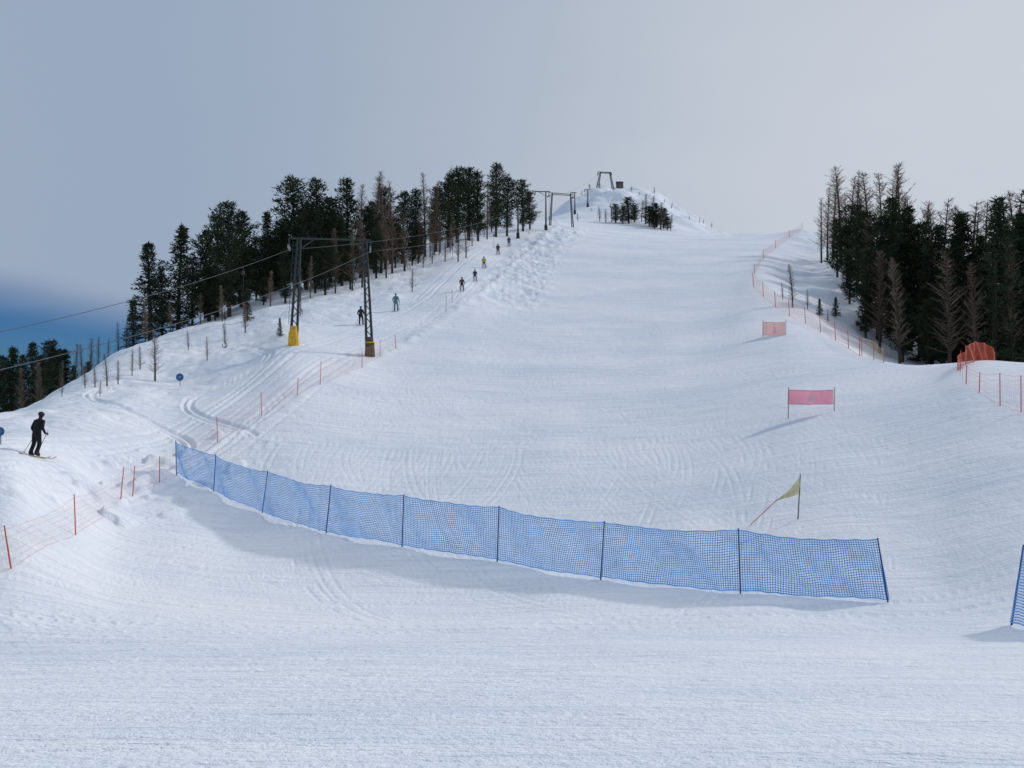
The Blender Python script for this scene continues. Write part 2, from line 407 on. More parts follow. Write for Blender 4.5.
M_bark = simple("bark", (0.06, 0.045, 0.035), 0.9, 0.3, 6)

def foliage(name, c0, c1):
    m, nt, out = new_mat(name); N = nt.nodes.new; L = nt.links.new
    p = N("ShaderNodeBsdfDiffuse"); tc = N("ShaderNodeTexCoord"); n = N("ShaderNodeTexNoise")
    n.inputs["Scale"].default_value = 0.9; n.inputs["Detail"].default_value = 2
    L(tc.outputs["Object"], n.inputs["Vector"])
    oi = N("ShaderNodeObjectInfo")
    ad = N("ShaderNodeMath"); ad.operation = 'MULTIPLY_ADD'; ad.inputs[1].default_value = 0.3; L(oi.outputs["Random"], ad.inputs[0]); L(n.outputs["Fac"], ad.inputs[2])
    cr = N("ShaderNodeValToRGB"); cr.color_ramp.elements[0].position = 0.45; cr.color_ramp.elements[1].position = 0.88
    cr.color_ramp.elements[0].color = c0 + (1,); cr.color_ramp.elements[1].color = c1 + (1,)
    L(ad.outputs[0], cr.inputs[0]); L(cr.outputs[0], p.inputs["Color"]); L(p.outputs[0], out.inputs["Surface"])
    return m
M_needle = foliage("pine_needles", (0.020, 0.030, 0.020), (0.065, 0.080, 0.044))
M_larch = foliage("larch_twigs", (0.15, 0.105, 0.080), (0.27, 0.20, 0.155))

# ------------------------------------------------------------------ trees
def pine_mesh(seed, kind):
    r = np.random.default_rng(seed); b = MB(); H = 10.0
    lean = r.uniform(-.2, .2, 2)
    def ax(t): return Vector((lean[0] * t * t * 2, lean[1] * t * t * 2, H * t))
    b.tube([ax(t) - Vector((0, 0, 0.6 if t == 0 else 0)) for t in (0, .2, .5, .8, .97)], [.2, .17, .12, .06, .02], 7, 0)
    nb = 100 if kind == 0 else 92
    blobs = r.uniform(0.5, 1.35, 60)
    t0 = 0.05 if kind == 0 else r.uniform(.05, .12)
    cen_t = r.uniform(.3, .48)
    qs = []
    for k in range(nb):
        t = t0 + (0.99 - t0) * (k + r.uniform(0, 1)) / nb
        if kind == 0: prof = 1.85 * (1 - t) ** 0.8 + 0.10
        else:
            q_ = abs(t - cen_t) / ((1.01 - cen_t) if t > cen_t else .55)
            prof = 1.65 * max(0, 1 - q_ ** 1.9) ** .6 + 0.1
        az = k * 2.4 + r.uniform(-.5, .5)
        L = prof * r.uniform(.6, 1.15) * blobs[int((t * 12)) * 4 + int((az % 6.283) / 1.571)]
        up = (-0.28 if kind == 0 else 0.35) + r.uniform(-.15, .15) + (0.5 * t if kind == 0 else 0.2)
        base = ax(t); dirv = Vector((math.cos(az), math.sin(az), up)).normalized()
        tip = base + dirv * L + Vector((0, 0, 0.12 * L if kind == 0 else 0.2 * L))
        b.tube([base, base.lerp(tip, .5) - Vector((0, 0, .05)), tip], [.045, .03, .01], 4, 0, caps=False)
        ns = max(3, int(L / 0.25))
        for q in range(ns):
            s = 0.22 + 0.8 * (q + r.uniform(0, 1)) / ns
            c = base.lerp(tip, min(s, 1.05))
            wdt = 0.30 * L * (1.15 - s) + 0.14
            for e in range(10):
                p = c + Vector(r.normal(0, 1, 3) * np.array([wdt, wdt, .14])) * 0.7
                d = (dirv * 0.8 + Vector(r.normal(0, .55, 3)) + Vector((0, 0, .3))).normalized()
                w = d.cross(Vector(r.normal(0, 1, 3))).normalized() * r.uniform(.03, .07)
                l = r.uniform(.16, .36)
                qs.append((p - w, p + w, p + d * l + w * .3, p + d * l - w * .3))
    vs = [v for q in qs for v in q]
    b.add(vs, [(4 * i, 4 * i + 1, 4 * i + 2, 4 * i + 3) for i in range(len(qs))], 1)
    return b.mesh("pine_tree_mesh", [M_bark, M_needle], smooth=False)

def larch_mesh(seed):
    r = np.random.default_rng(seed); b = MB(); H = 10.0
    lean = r.uniform(-.35, .35, 2)
    def ax(t): return Vector((lean[0] * t * t * 2, lean[1] * t * t * 2, H * t))
    b.tube([ax(t) - Vector((0, 0, 0.6 if t == 0 else 0)) for t in (0, .2, .5, .8, 1)], [.13, .11, .075, .04, .012], 6, 0)
    wob = r.uniform(.6, 1.3, 30)
    for k in range(110):
        t = 0.14 + 0.84 * (k + r.uniform(0, 1)) / 110
        L = (1.6 * (1 - t) ** .6 + .12) * r.uniform(.35, 1.2) * wob[int(t * 20)]
        az = k * 2.4 + r.uniform(-.6, .6); up = r.uniform(.1, 1.1)
        base = ax(t); d = Vector((math.cos(az), math.sin(az), up)).normalized()
        tip = base + d * L + Vector((0, 0, .3 * L))
        b.tube([base, base.lerp(tip, .5) - Vector((0, 0, .08)), tip], [.022, .015, .006], 3, 1, caps=False)
        for q in range(int(5 + L * 14)):
            s = r.uniform(.12, 1.0); p = base.lerp(tip, s)
            e = (d * .4 + Vector(r.normal(0, .65, 3)) + Vector((0, 0, .25))).normalized(); l = r.uniform(.14, .46) * (1.3 - s * .6)
            w = e.orthogonal().normalized() * r.uniform(.008, .015)
            b.add([p - w, p + w, p + e * l], [(0, 1, 2)], 1)
    return b.mesh("larch_tree_mesh", [M_bark, M_larch], smooth=False)

PINES = [pine_mesh(100 + i, 0) for i in range(3)] + [pine_mesh(200 + i, 1) for i in range(6)]
LARCH = [larch_mesh(300 + i) for i in range(6)]
def tree(kind, u, d, topv, wide=1.0):
    p = at(u, d); ztop = (V0 - topv) / F * d; h = ztop - p.z
    if h < 0.8: return
    if kind == 'p': me = PINES[random.randrange(3)]
    elif kind == 's': me = PINES[3 + random.randrange(6)]
    else: me = random.choice(LARCH)
    s = h / 10.0; w = s * wide * random.uniform(.85, 1.2)
    put("larch_tree" if kind == 'l' else "pine_tree", me, p, random.uniform(0, 6.28), (w, w, s))

left = [
 ('p',-30,118,352),('s',-8,112,356),('p',12,115,348),('s',24,113,356),('p',34,118,343),('s',50,122,342),('p',66,124,350),('l',22,105,368),('s',3,126,358),
 ('l',82,118,344),('l',90,114,350),('l',98,122,336),('l',108,116,338),('l',118,120,322),('s',58,135,350),('l',74,132,344),('l',90,135,338),('l',126,118,318),
 ('s',42,112,356),('s',74,112,366),('l',104,110,352),('l',114,110,350),('s',88,120,362),('l',60,110,360),('l',40,108,362),
 ('p',133,122,300),('p',150,118,243),('s',162,124,268),('p',178,122,226),('s',192,128,258),('s',205,132,232),('s',217,128,216),
 ('s',229,124,204),('s',241,132,212),('s',256,136,238),('p',268,138,212),('s',281,140,220),
 ('s',295,146,180),('s',306,140,204),('s',318,148,180),('s',330,150,200),('s',347,152,180),('p',339,145,215),
 ('l',360,150,182),('l',374,156,170),('l',381,154,174),('s',367,150,208),('s',385,158,188),('l',392,152,180),('s',402,165,192),('s',415,170,190),
 ('l',425,172,172),('l',434,172,180),('s',436,178,188),('s',448,182,174),('s',457,186,168),('s',468,190,168),('s',478,192,172),('l',487,198,184),
 ('s',496,205,164),('s',507,208,178),('s',523,218,180),('s',530,222,192),
 ('s',285,128,250),('s',325,130,242),('s',350,135,240),('s',376,146,230),('s',395,158,226),('s',412,162,226),
 ('l',145,112,300),('l',170,115,300),('l',200,118,292),('l',222,116,285),('l',310,128,255),('l',335,132,228),('l',362,138,218),('l',352,134,222),('l',300,126,262),('l',386,146,214),('l',404,154,212),('l',270,122,270),
 ('l',440,176,205),('l',452,178,212),('l',430,170,208),('l',470,190,200),('l',418,164,212),
]
for k, u, d, t in left: tree(k, u, d, t, 1.12)
for i in range(20):
    u = random.uniform(200, 500); d = np.interp(u, [190, 330, 500], [142, 167, 222]) + random.uniform(0, 14)
    top = np.interp(u, [190, 230, 270, 300, 380, 420, 460, 500], [252, 226, 232, 205, 196, 200, 190, 192]) + random.uniform(4, 26)
    tree(random.choice('ssl'), u, d, top, 1.2)
for i in range(12):     # low bushy pines along the wood edge
    u = random.uniform(205, 425); d = np.interp(u, [190, 330, 425], [122, 140, 172]) + random.uniform(-4, 6)
    p = at(u, d); base_v = V0 - F * p.z / d
    tree('s', u, d, base_v - random.uniform(28, 55), 1.6)
for u, v, h in [(85,392,26),(107,388,34),(132,377,28),(155,378,48),(207,362,26),(245,335,32),(188,350,20),(225,345,22),(62,400,24),(100,398,18),(140,372,26),(300,318,22),(118,384,24),(95,390,24),
                (412,292,24),(432,262,26),(445,262,30),(458,262,36),(466,258,32),(423,268,24),(405,272,20),(478,240,24),(487,226,16),(450,250,26),(439,256,22),(472,246,20),(484,236,18)]:
    d = hit(u, v); tree('l', u, d, v - h, 1.6)
for u, v, h in [(280,338,20),(247,322,34),(418,262,16)]: tree('p', u, hit(u, v), v - h)
for k, u, d, t in [('s',616,268,204),('s',623,266,206),('s',629,270,197),('s',635,275,205),('l',646,272,192),('l',652,270,195),('s',650,268,206),('s',657,268,203),('s',664,266,208),('l',642,278,200),('s',668,262,216),('l',661,262,202),('l',600,270,206),('l',612,272,203),('l',671,260,214),('l',578,262,212),('l',592,290,207),('s',655,262,212),('l',606,266,208)]:
    tree(k, u, d, t, 2.0)
for u, d in [(690,318),(700,322),(712,325),(655,330),(582,318),(590,322),(672,322),(640,318),(665,326),(600,322),(632,322),(704,330)]:
    tree('l', u, d, V0 - F * at(u, d).z / d - random.uniform(4, 8), 2.4)
right = [
 ('l',822,190,196),('l',828,192,186),('l',834,195,172),('l',842,188,166),('l',850,180,176),('l',857,184,170),('l',864,182,180),('l',872,176,170),('l',884,172,170),('l',893,165,161),('l',901,165,168),
 ('l',912,160,195),('l',922,158,200),('l',932,156,206),('l',941,155,198),('l',953,150,212),('l',961,152,204),('l',970,150,200),('l',984,148,200),('l',1003,150,198),('l',1012,146,192),('l',1021,146,188),('l',1032,150,186),
 ('s',838,175,220),('s',848,168,226),('s',858,168,206),('s',868,158,212),('s',879,134,220),('p',890,145,198),('p',910,140,206),('s',900,138,226),('p',932,128,244),('s',921,136,224),
 ('p',943,135,225),('s',953,132,238),('p',966,126,214),('p',982,128,236),('p',994,118,198),('s',1007,128,232),('p',1020,126,215),('p',1038,120,205),('s',1052,125,190),('l',1060,130,180),
 ('l',880,128,250),('l',900,122,256),('l',950,118,250),('l',1012,118,236),('l',975,116,260),('l',866,140,250),
 ('l',935,150,210),('l',975,150,210),('l',900,165,196),('l',848,185,190),('l',1000,140,214),('l',870,150,215),('l',922,138,222),('l',958,132,230),('l',1008,130,224),
 ('s',866,132,286),('s',903,126,294),('s',942,122,300),('s',1010,122,286),('s',850,150,262),('s',928,124,300),('s',972,120,300),
]
for k, u, d, t in right: tree(k, u, d, t, 1.2 if k == 's' else (1.1 if k == 'p' else 1.3))
for k, u, v, h in [('l',793,308,44),('p',820,318,18),('p',836,318,20),('l',808,312,20),('l',828,322,16),('l',783,300,18)]:
    d = max(hit(u, v), 112); tree(k, u, d, V0 - F * height((u - 512) / F * d, d) / d - h, 1.5)

# ------------------------------------------------------------------ nets
def fence(name, posts, cell, cw, mats, pole_r=0.025, bulge=0.06, lower=0.04, pole_extra=0.0, sag=0.05, rope=True, gap=None, skew=0.0):
    """posts: list of (ground point, height, lean vec)"""
    b = MB()
    tops = []
    for k, (p, h, ln) in enumerate(posts):
        t = p + Vector((ln[0] * h, ln[1] * h, h)); tops.append(t)
        b.tube([p - Vector((0, 0, .25)), t + Vector((ln[0], ln[1], 1)) * pole_extra], [pole_r, pole_r * .85], 8, 0)
    for k in range(len(posts) - 1):
        if gap and k in gap: continue
        p0, p1 = posts[k][0], posts[k + 1][0]; t0, t1 = tops[k], tops[k + 1]
        L = (p1 - p0).length; H = posts[k][1]
        nx = max(2, int(L / cell)); ny = max(2, int(H / cell))
        nrm = (p1 - p0).cross(Vector((0, 0, 1))).normalized(); along = (p1 - p0).normalized()
        sg = random.uniform(.6, 1.3) * sag * L / 4; ph = random.uniform(0, 6)
        rum = random.uniform(.5, 1.5)
        def P(s, t):
            s2 = min(1, max(0, s + skew * math.sin(t * 5 + ph + s * 9) * s * (1 - s)))
            lo = p0.lerp(p1, s2); g = height(lo.x, lo.y)
            lo.z = max(lo.z * .3 + g * .7, g) + lower + 0.05 * math.sin(s * 5 + ph) * s * (1 - s) * 4
            hi = t0.lerp(t1, s2); hi.z -= sg * 4 * s * (1 - s)
            q = lo.lerp(hi, t + 0.02 * rum * math.sin(s * 17 + t * 5 + ph) * t * (1 - t) * 4)
            q += nrm * (bulge * math.sin(math.pi * s) * (0.6 + math.sin(s * 6 + t * 3 + ph)) )
            q.z += 0.012 * math.sin(s * 40 + t * 9 + ph)
            return q
        G = [[P(i / nx, j / ny) for j in range(ny + 1)] for i in range(nx + 1)]
        upv = Vector((0, 0, 1))
        for i in range(nx + 1): b.ribbon(G[i], cw, along, 1)
        for j in range(ny + 1):
            w = cw * (1.6 if j in (0, ny) and rope else 1)
            row = [G[i][j] + nrm * 0.003 for i in range(nx + 1)]
            b.ribbon(row, w, upv, 1)
    return b.obj(name, mats, smooth=False)

def net_posts(lst):
    out = []
    for u, v, tu, tv in lst:
        p = on(u, v); h = (v - tv) * p.y / F
        out.append((p, h, ((tu - u) * p.y / F / h, 0)))
    return out
blue = [(177,475,176,441),(214,492,216,456),(262,513,268,472),(326,533,331,486),(402,546,404,495),(497,560,499,506),(600,579,604,522),(740,593,738,530),(888,602,877,540)]
bp = net_posts(blue)
fence("blue_safety_net", bp, 0.078, 0.026, [M_bpole, M_blue], 0.026, 0.16, 0.10, 0.06, 0.10, skew=.03)
fence("blue_safety_net", net_posts([(1008,624,1022,546),(1105,640,1112,560),(1200,640,1203,565)]), 0.078, 0.025, [M_bpole, M_blue], 0.028, 0.08, 0.1, 0.06)
lf = [(-60,598,-62,556),(14,569,6,529),(77,537,75,499),(121,507,124,478),(133,498,135,470),(160,486,160,462),(218,444,217,420),(262,416,261,393),(297,397,298,381),(320,386,321,363),(362,368,362,350),(380,358,380,342),(396,350,395,337)]
fence("orange_safety_fence", net_posts(lf), 0.20, 0.0075, [M_or, M_pinknet], 0.024, 0.05, 0.05, 0.1, 0.09)
fence("orange_safety_fence", net_posts([(396,350,395,337),(446,313,446,296),(452,304,452,290)]), 0.4, 0.02, [M_or, M_pinknet], 0.03, gap=[0, 1])
rf = [(803,231,803,225),(790,238,790,231),(776,248,776,240),(764,259,764,250),(755,274,755,265),(754,286,753,273),(764,297,763,283),(776,307,775,292),(790,315,789,299),(806,322,805,306),(821,331,820,314),(836,341,835,323),(849,349,848,331),(860,356,860,338)]
fence("orange_safety_fence", net_posts(rf), 0.28, 0.024, [M_or, M_pinknet], 0.04, 0.05, 0.03, 0.1, 0.08)
fence("yellow_safety_fence", net_posts([(862,356,862,338),(874,360,874,342),(884,363,884,350)]), 0.25, 0.025, [M_or, simple("yellow_net", (.7, .5, .25), .6, trans=.4)], 0.035)
rr = [(960,372,961,352),(966,384,967,366),(979,392,980,372),(1000,404,1000,372),(1021,412,1021,376),(1060,425,1060,385)]
fence("orange_safety_fence", net_posts(rr), 0.2, 0.011, [M_or, M_pinknet], 0.03, 0.05, 0.05, 0.05, 0.1)
gp = []
for u, d, h in [(958, 66, .95), (966, 68, 1.25), (975, 70, 1.35), (985, 71, 1.2), (995, 72, .6)]:
    gp.append((at(u, d), h, (0, 0)))
fence("gathered_orange_netting", gp, 0.09, 0.04, [M_or, M_or], 0.035, 0.16, 0.0, 0.05, 0.12)

# ------------------------------------------------------------------ gates and flag
def gate(name, ul, ur, v, topv, panel_t, panel_b, colr):
    b = MB(); pl = on(ul, v); pr = at(ur, pl.y); d = pl.y
    M_panel = simple(name + "_cloth", colr, .7, .08, 2, trans=.45)
    zt = (V0 - topv) / F * d
    for p in (pl, pr):
        b.tube([p - Vector((0, 0, .3)), Vector((p.x + .03, p.y, zt))], .025, 8, 0)
    z1 = (V0 - panel_t) / F * d; z0 = (V0 - panel_b) / F * d
    n = 14; x0 = pl.x + .04; x1 = pr.x - .04
    def cloth(xa, xb, za, zb, off, mi):
        vs = []
        for i in range(n + 1):
            s = i / n; x = xa + (xb - xa) * s; y = d + .05 * math.sin(s * 7) + off
            sag = .04 * math.sin(math.pi * s)
            vs += [(x, y, za - sag), (x, y + .03 * math.sin(s * 9), (za + zb) / 2 - sag), (x, y, zb - sag * .6)]
        fs = []
        for i in range(n):
            for j in range(2): fs.append((3 * i + j, 3 * i + 3 + j, 3 * i + 4 + j, 3 * i + 1 + j))
        b.add(vs, fs, mi)
    cloth(x0, x1, z0, z1, 0, 1)
    hx = (x1 - x0)
    b.add([(x0 + hx * .40, d - .08, z0 + .12), (x0 + hx * .60, d - .08, z0 + .14), (x0 + hx * .5, d - .08, z1 - .16)], [(0, 1, 2)], 2)
    b.tube([(x0, d, z1), (x0 + hx * .5, d, z1 - .04), (x1, d, z1)], .014, 6, 0); b.tube([(x0, d, z0), (x0 + hx * .5, d, z0 - .03), (x1, d, z0)], .014, 6, 0)
    return b.obj(name, [simple(name + "_pole", (.25, .12, .14), .5), M_panel, simple("faded_print", (.85, .5, .55), .6)])
gate("slalom_gate", 788, 834, 419, 387, 390, 404, (.85, .36, .46))
gate("slalom_gate", 763, 786, 338, 320, 322, 335, (.80, .52, .48))

b = MB()
p = on(797, 519); d = p.y
def W(u, v, dd): return Vector(((u - 512) / F * dd, dd, (V0 - v) / F * dd))
b.tube([p - Vector((0, 0, .3)), W(800, 474, d)], [.028, .022], 8, 0)
q = on(748, 524)
b.tube([q - Vector((0, 0, .1)), W(776, 500, d * .99), W(799, 487, d)], .018, 6, 1)
n = 10; vs = []
for i in range(n + 1):
    s = i / n
    a_ = W(800, 477 + 3 * s, d).lerp(W(778, 499, d * .985), s); c_ = W(800, 494, d).lerp(W(778, 500, d * .985), s)
    w = .07 * math.sin(s * 9)
    vs += [a_ + Vector((0, w, 0)), a_.lerp(c_, .5) + Vector((0, -w, 0)), c_ + Vector((0, w * .6, 0))]
b.add(vs, [(3 * i + j, 3 * i + 3 + j, 3 * i + 4 + j, 3 * i + 1 + j) for i in range(n) for j in range(2)], 2)
b.obj("yellow_flag", [simple("flag_pole", (.14, .13, .09), .5), M_or, simple("flag_cloth", (.74, .70, .42), .7, .2, 3, trans=.5)])

# ------------------------------------------------------------------ ski-lift pylons
def portal(name, pl, pr, ztop, tip_in=.6, r=.2, pad=True, head=1.0):
    """two-legged drag-lift portal"""
    b = MB(); ax = (pr - pl); ax.z = 0; L = ax.length; ax.normalize(); perp = Vector((-ax.y, ax.x, 0))
    tl = Vector((pl.x, pl.y, ztop)) + ax * tip_in; trr = Vector((pr.x, pr.y, ztop)) - ax * tip_in
    for p, t, mi in ((pl, tl, 1), (pr, trr, 2)):
        for s in (-1, 1):
            sp_ = ax * s * r * 1.3 + perp * s * r * .6
            b.tube([p + sp_ - Vector((0, 0, .5)), t + sp_ * .45], [r * .6, r * .4], 8, 0)
        n = int((t - p).length / (r * 5))
        for k in range(n):
            f0 = k / n; f1 = (k + .5) / n; f2 = (k + 1) / n
            def Q(f, s): return (p.lerp(t, f)) + (ax * r * 1.3 + perp * r * .6) * s * (1 - .55 * f)
            b.tube([Q(f0, -1), Q(f1, 1)], r * .2, 5, 0); b.tube([Q(f1, 1), Q(f2, -1)], r * .2, 5, 0)
        if pad:
            c = p.lerp(t, .05)
            b.box((c.x, c.y, p.z + .55), .95, 1.05, 1.3, mi, math.atan2(ax.y, ax.x), .22, .85)
            c2 = p.lerp(t, .13)
            b.box((c2.x, c2.y, p.z + 1.45), .62, .8, .55, 1 if mi == 1 else 2, math.atan2(ax.y, ax.x), .15, .9)
            if mi == 2: b.box((c.x, c.y, p.z + 1.22), .9, 1.0, .1, 1, math.atan2(ax.y, ax.x), .2)
    A = tl - ax * .9 * head; B = trr + ax * .5 * head
    dz = Vector((0, 0, .38 * head))
    b.tube([A, B], r * .36, 8, 0)
    if not pad:
        b.tube([tl - dz, trr - dz], r * .3, 8, 0)
        m = 8
        for k in range(m):
            s0 = tl.lerp(trr, k / m); s1 = tl.lerp(trr, (k + .5) / m) - dz; s2 = tl.lerp(trr, (k + 1) / m)
            b.tube([s0, s1], r * .18, 5, 0); b.tube([s1, s2], r * .18, 5, 0)
    else:
        for t_, s_ in ((tl, 1), (trr, -1)):
            b.tube([t_ - Vector((0, 0, 1.0)), t_ + ax * s_ * 1.4], r * .25, 6, 0)
    cables = []
    for e in (A, B):
        hgr = e - Vector((0, 0, .75 * head))
        b.tube([e, hgr], r * .35, 6, 0)
        along = perp
        b.tube([hgr - along * .9 * head, hgr + along * .9 * head], r * .35, 6, 0)
        for k in (-.8, -.3, .3, .8):
            c = hgr + along * k * head - Vector((0, 0, .1))
            b.tube([c - ax * .07, c + ax * .07], .18 * head, 12, 3)
        cables.append(hgr - Vector((0, 0, .28 * head)))
    for k in range(14):
        c = pl.lerp(tl, .22 + k * .055)
        b.tube([c - ax * .3 * head - ax * r, c - ax * r * .2], .02 * head, 4, 0)
    b.tube([pl.lerp(tl, .2) - ax * (.3 * head + r), pl.lerp(tl, .97) - ax * (.3 * head + r)], .02 * head, 4, 0)
    b.obj(name, [M_steel, M_yel, M_brown, M_grey], smooth=False)
    return cables
pl = at(293, 90); pr = at(370, 91)
c1 = portal("ski_lift_pylon", pl, pr, (V0 - 238) * .09, .5, .22, True, 1.0)
pl0 = Vector((-27.5, 27, height(-27.5, 27))); pr0 = Vector((-21, 27, height(-21, 27)))
c0 = portal("ski_lift_pylon", pl0, pr0, pl0.z + 5.2, .5, .2)
pl2 = at(550, 236); pr2 = at(573, 238)
c2 = portal("ski_lift_pylon", pl2, pr2, (V0 - 192) * .236, .6, .2, False, 1.0)
pl3 = at(597, 328); pr3 = at(614, 329)
c3 = portal("ski_lift_pylon", pl3, pr3, (V0 - 171) * .328, 1.3, .3, False, 1.0)
def tpost(u, d, topv, arm):
    b = MB(); p = at(u, d); zt = (V0 - topv) / F * d
    b.tube([p - Vector((0, 0, .4)), Vector((p.x, p.y, zt))], [.2, .13], 8, 0)
    b.tube([Vector((p.x - arm, p.y, zt)), Vector((p.x + arm * .4, p.y, zt))], .11, 6, 0)
    b.tube([Vector((p.x - arm, p.y, zt)), Vector((p.x - arm, p.y, zt - .8))], .1, 6, 0)
    b.tube([Vector((p.x, p.y, zt - 1.0)), Vector((p.x - arm * .7, p.y, zt))], .06, 6, 0)
    b.box((p.x, p.y, p.z + .5), .7, .7, 1.3, 0, 0, .15)
    b.obj("ski_lift_support_post", [M_steel, M_grey])
tpost(518, 205, 206, 1.0); tpost(546, 222, 191, 2.4); tpost(575, 285, 192, 1.2); tpost(588, 300, 189, 1.0)

def cable(name, A, B, sag):
    b = MB(); pts = []
    for k in range(25):
        s = k / 24; q = A.lerp(B, s); q.z -= sag * 4 * s * (1 - s); pts.append(q)
    b.tube(pts, .019, 5, 0); b.obj(name, [M_cable]); return pts
segs = []
for i in (0, 1):
    segs.append(cable("lift_cable", c0[i], c1[i], 1.0)); segs.append(cable("lift_cable", c1[i], c2[i], 2.0)); segs.append(cable("lift_cable", c2[i], c3[i], 1.2))
def hanger_mesh():
    b = MB()
    b.tube([(0, 0, 0), (0, 0, -.35)], .025, 6, 0)
    b.tube([(-.08, 0, -.48), (.08, 0, -.48)], .15, 14, 0)
    b.tube([(0, .05, -.6), (.02, .05, -1.3), (0, .05, -2.0)], .016, 5, 0)
    pts = [(0.14 * math.sin(t), .05, -2.0 - .14 + .14 * math.cos(t)) for t in np.linspace(0, 5.2, 14)]
    b.tube(pts, .025, 5, 0)
    return b.mesh("tow_hanger_mesh", [M_steel])
HM = hanger_mesh()
for pts, ks in ((segs[0], (16, 20)), (segs[3], (12, 17, 22)), (segs[1], (3, 7, 12)), (segs[4], (2, 5, 9, 14))):
    for k in ks: put("tow_bar_hanger", HM, pts[k], random.uniform(0, 1))

# hut by the summit
b = MB(); p = at(620, 334)
b.box((p.x, p.y, p.z + .6), 1.9, 1.9, 2.0, 0, .3, .05)
b.add([(p.x - 1.2, p.y - 1.2, p.z + 1.6), (p.x + 1.2, p.y - 1.2, p.z + 1.6), (p.x + 1.2, p.y + 1.2, p.z + 1.6), (p.x - 1.2, p.y + 1.2, p.z + 1.6), (p.x - 1.2, p.y, p.z + 2.1), (p.x + 1.2, p.y, p.z + 2.1)],
      [(0, 1, 5, 4), (2, 3, 4, 5), (0, 4, 3), (1, 2, 5), (0, 3, 2, 1)], 1)
b.box((p.x - .3, p.y - 1.04, p.z + .5), .7, .06, 1.4, 1, .3)
b.obj("lift_hut", [simple("hut_wood", (.14, .12, .11), .8), M_steel])

def sign(u, v, h, r):
    b = MB(); p = on(u, v); hh = h * p.y / F; rr = r * p.y / F
    b.tube([p - Vector((0, 0, .3)), p + Vector((0, 0, hh))], .03, 6, 0)
    c = p + Vector((0, -.05, hh))
    b.tube([c, c + Vector((0, -.03, 0))], rr, 24, 1); b.tube([c + Vector((0, -.03, 0)), c + Vector((0, -.036, 0))], rr * .3, 20, 2)
    b.obj("round_blue_sign", [M_grey, simple("sign_blue", (.03, .12, .32), .4), M_grey], smooth=False)
sign(180, 383, 9, 3.8); sign(1, 446, 13, 4.5)

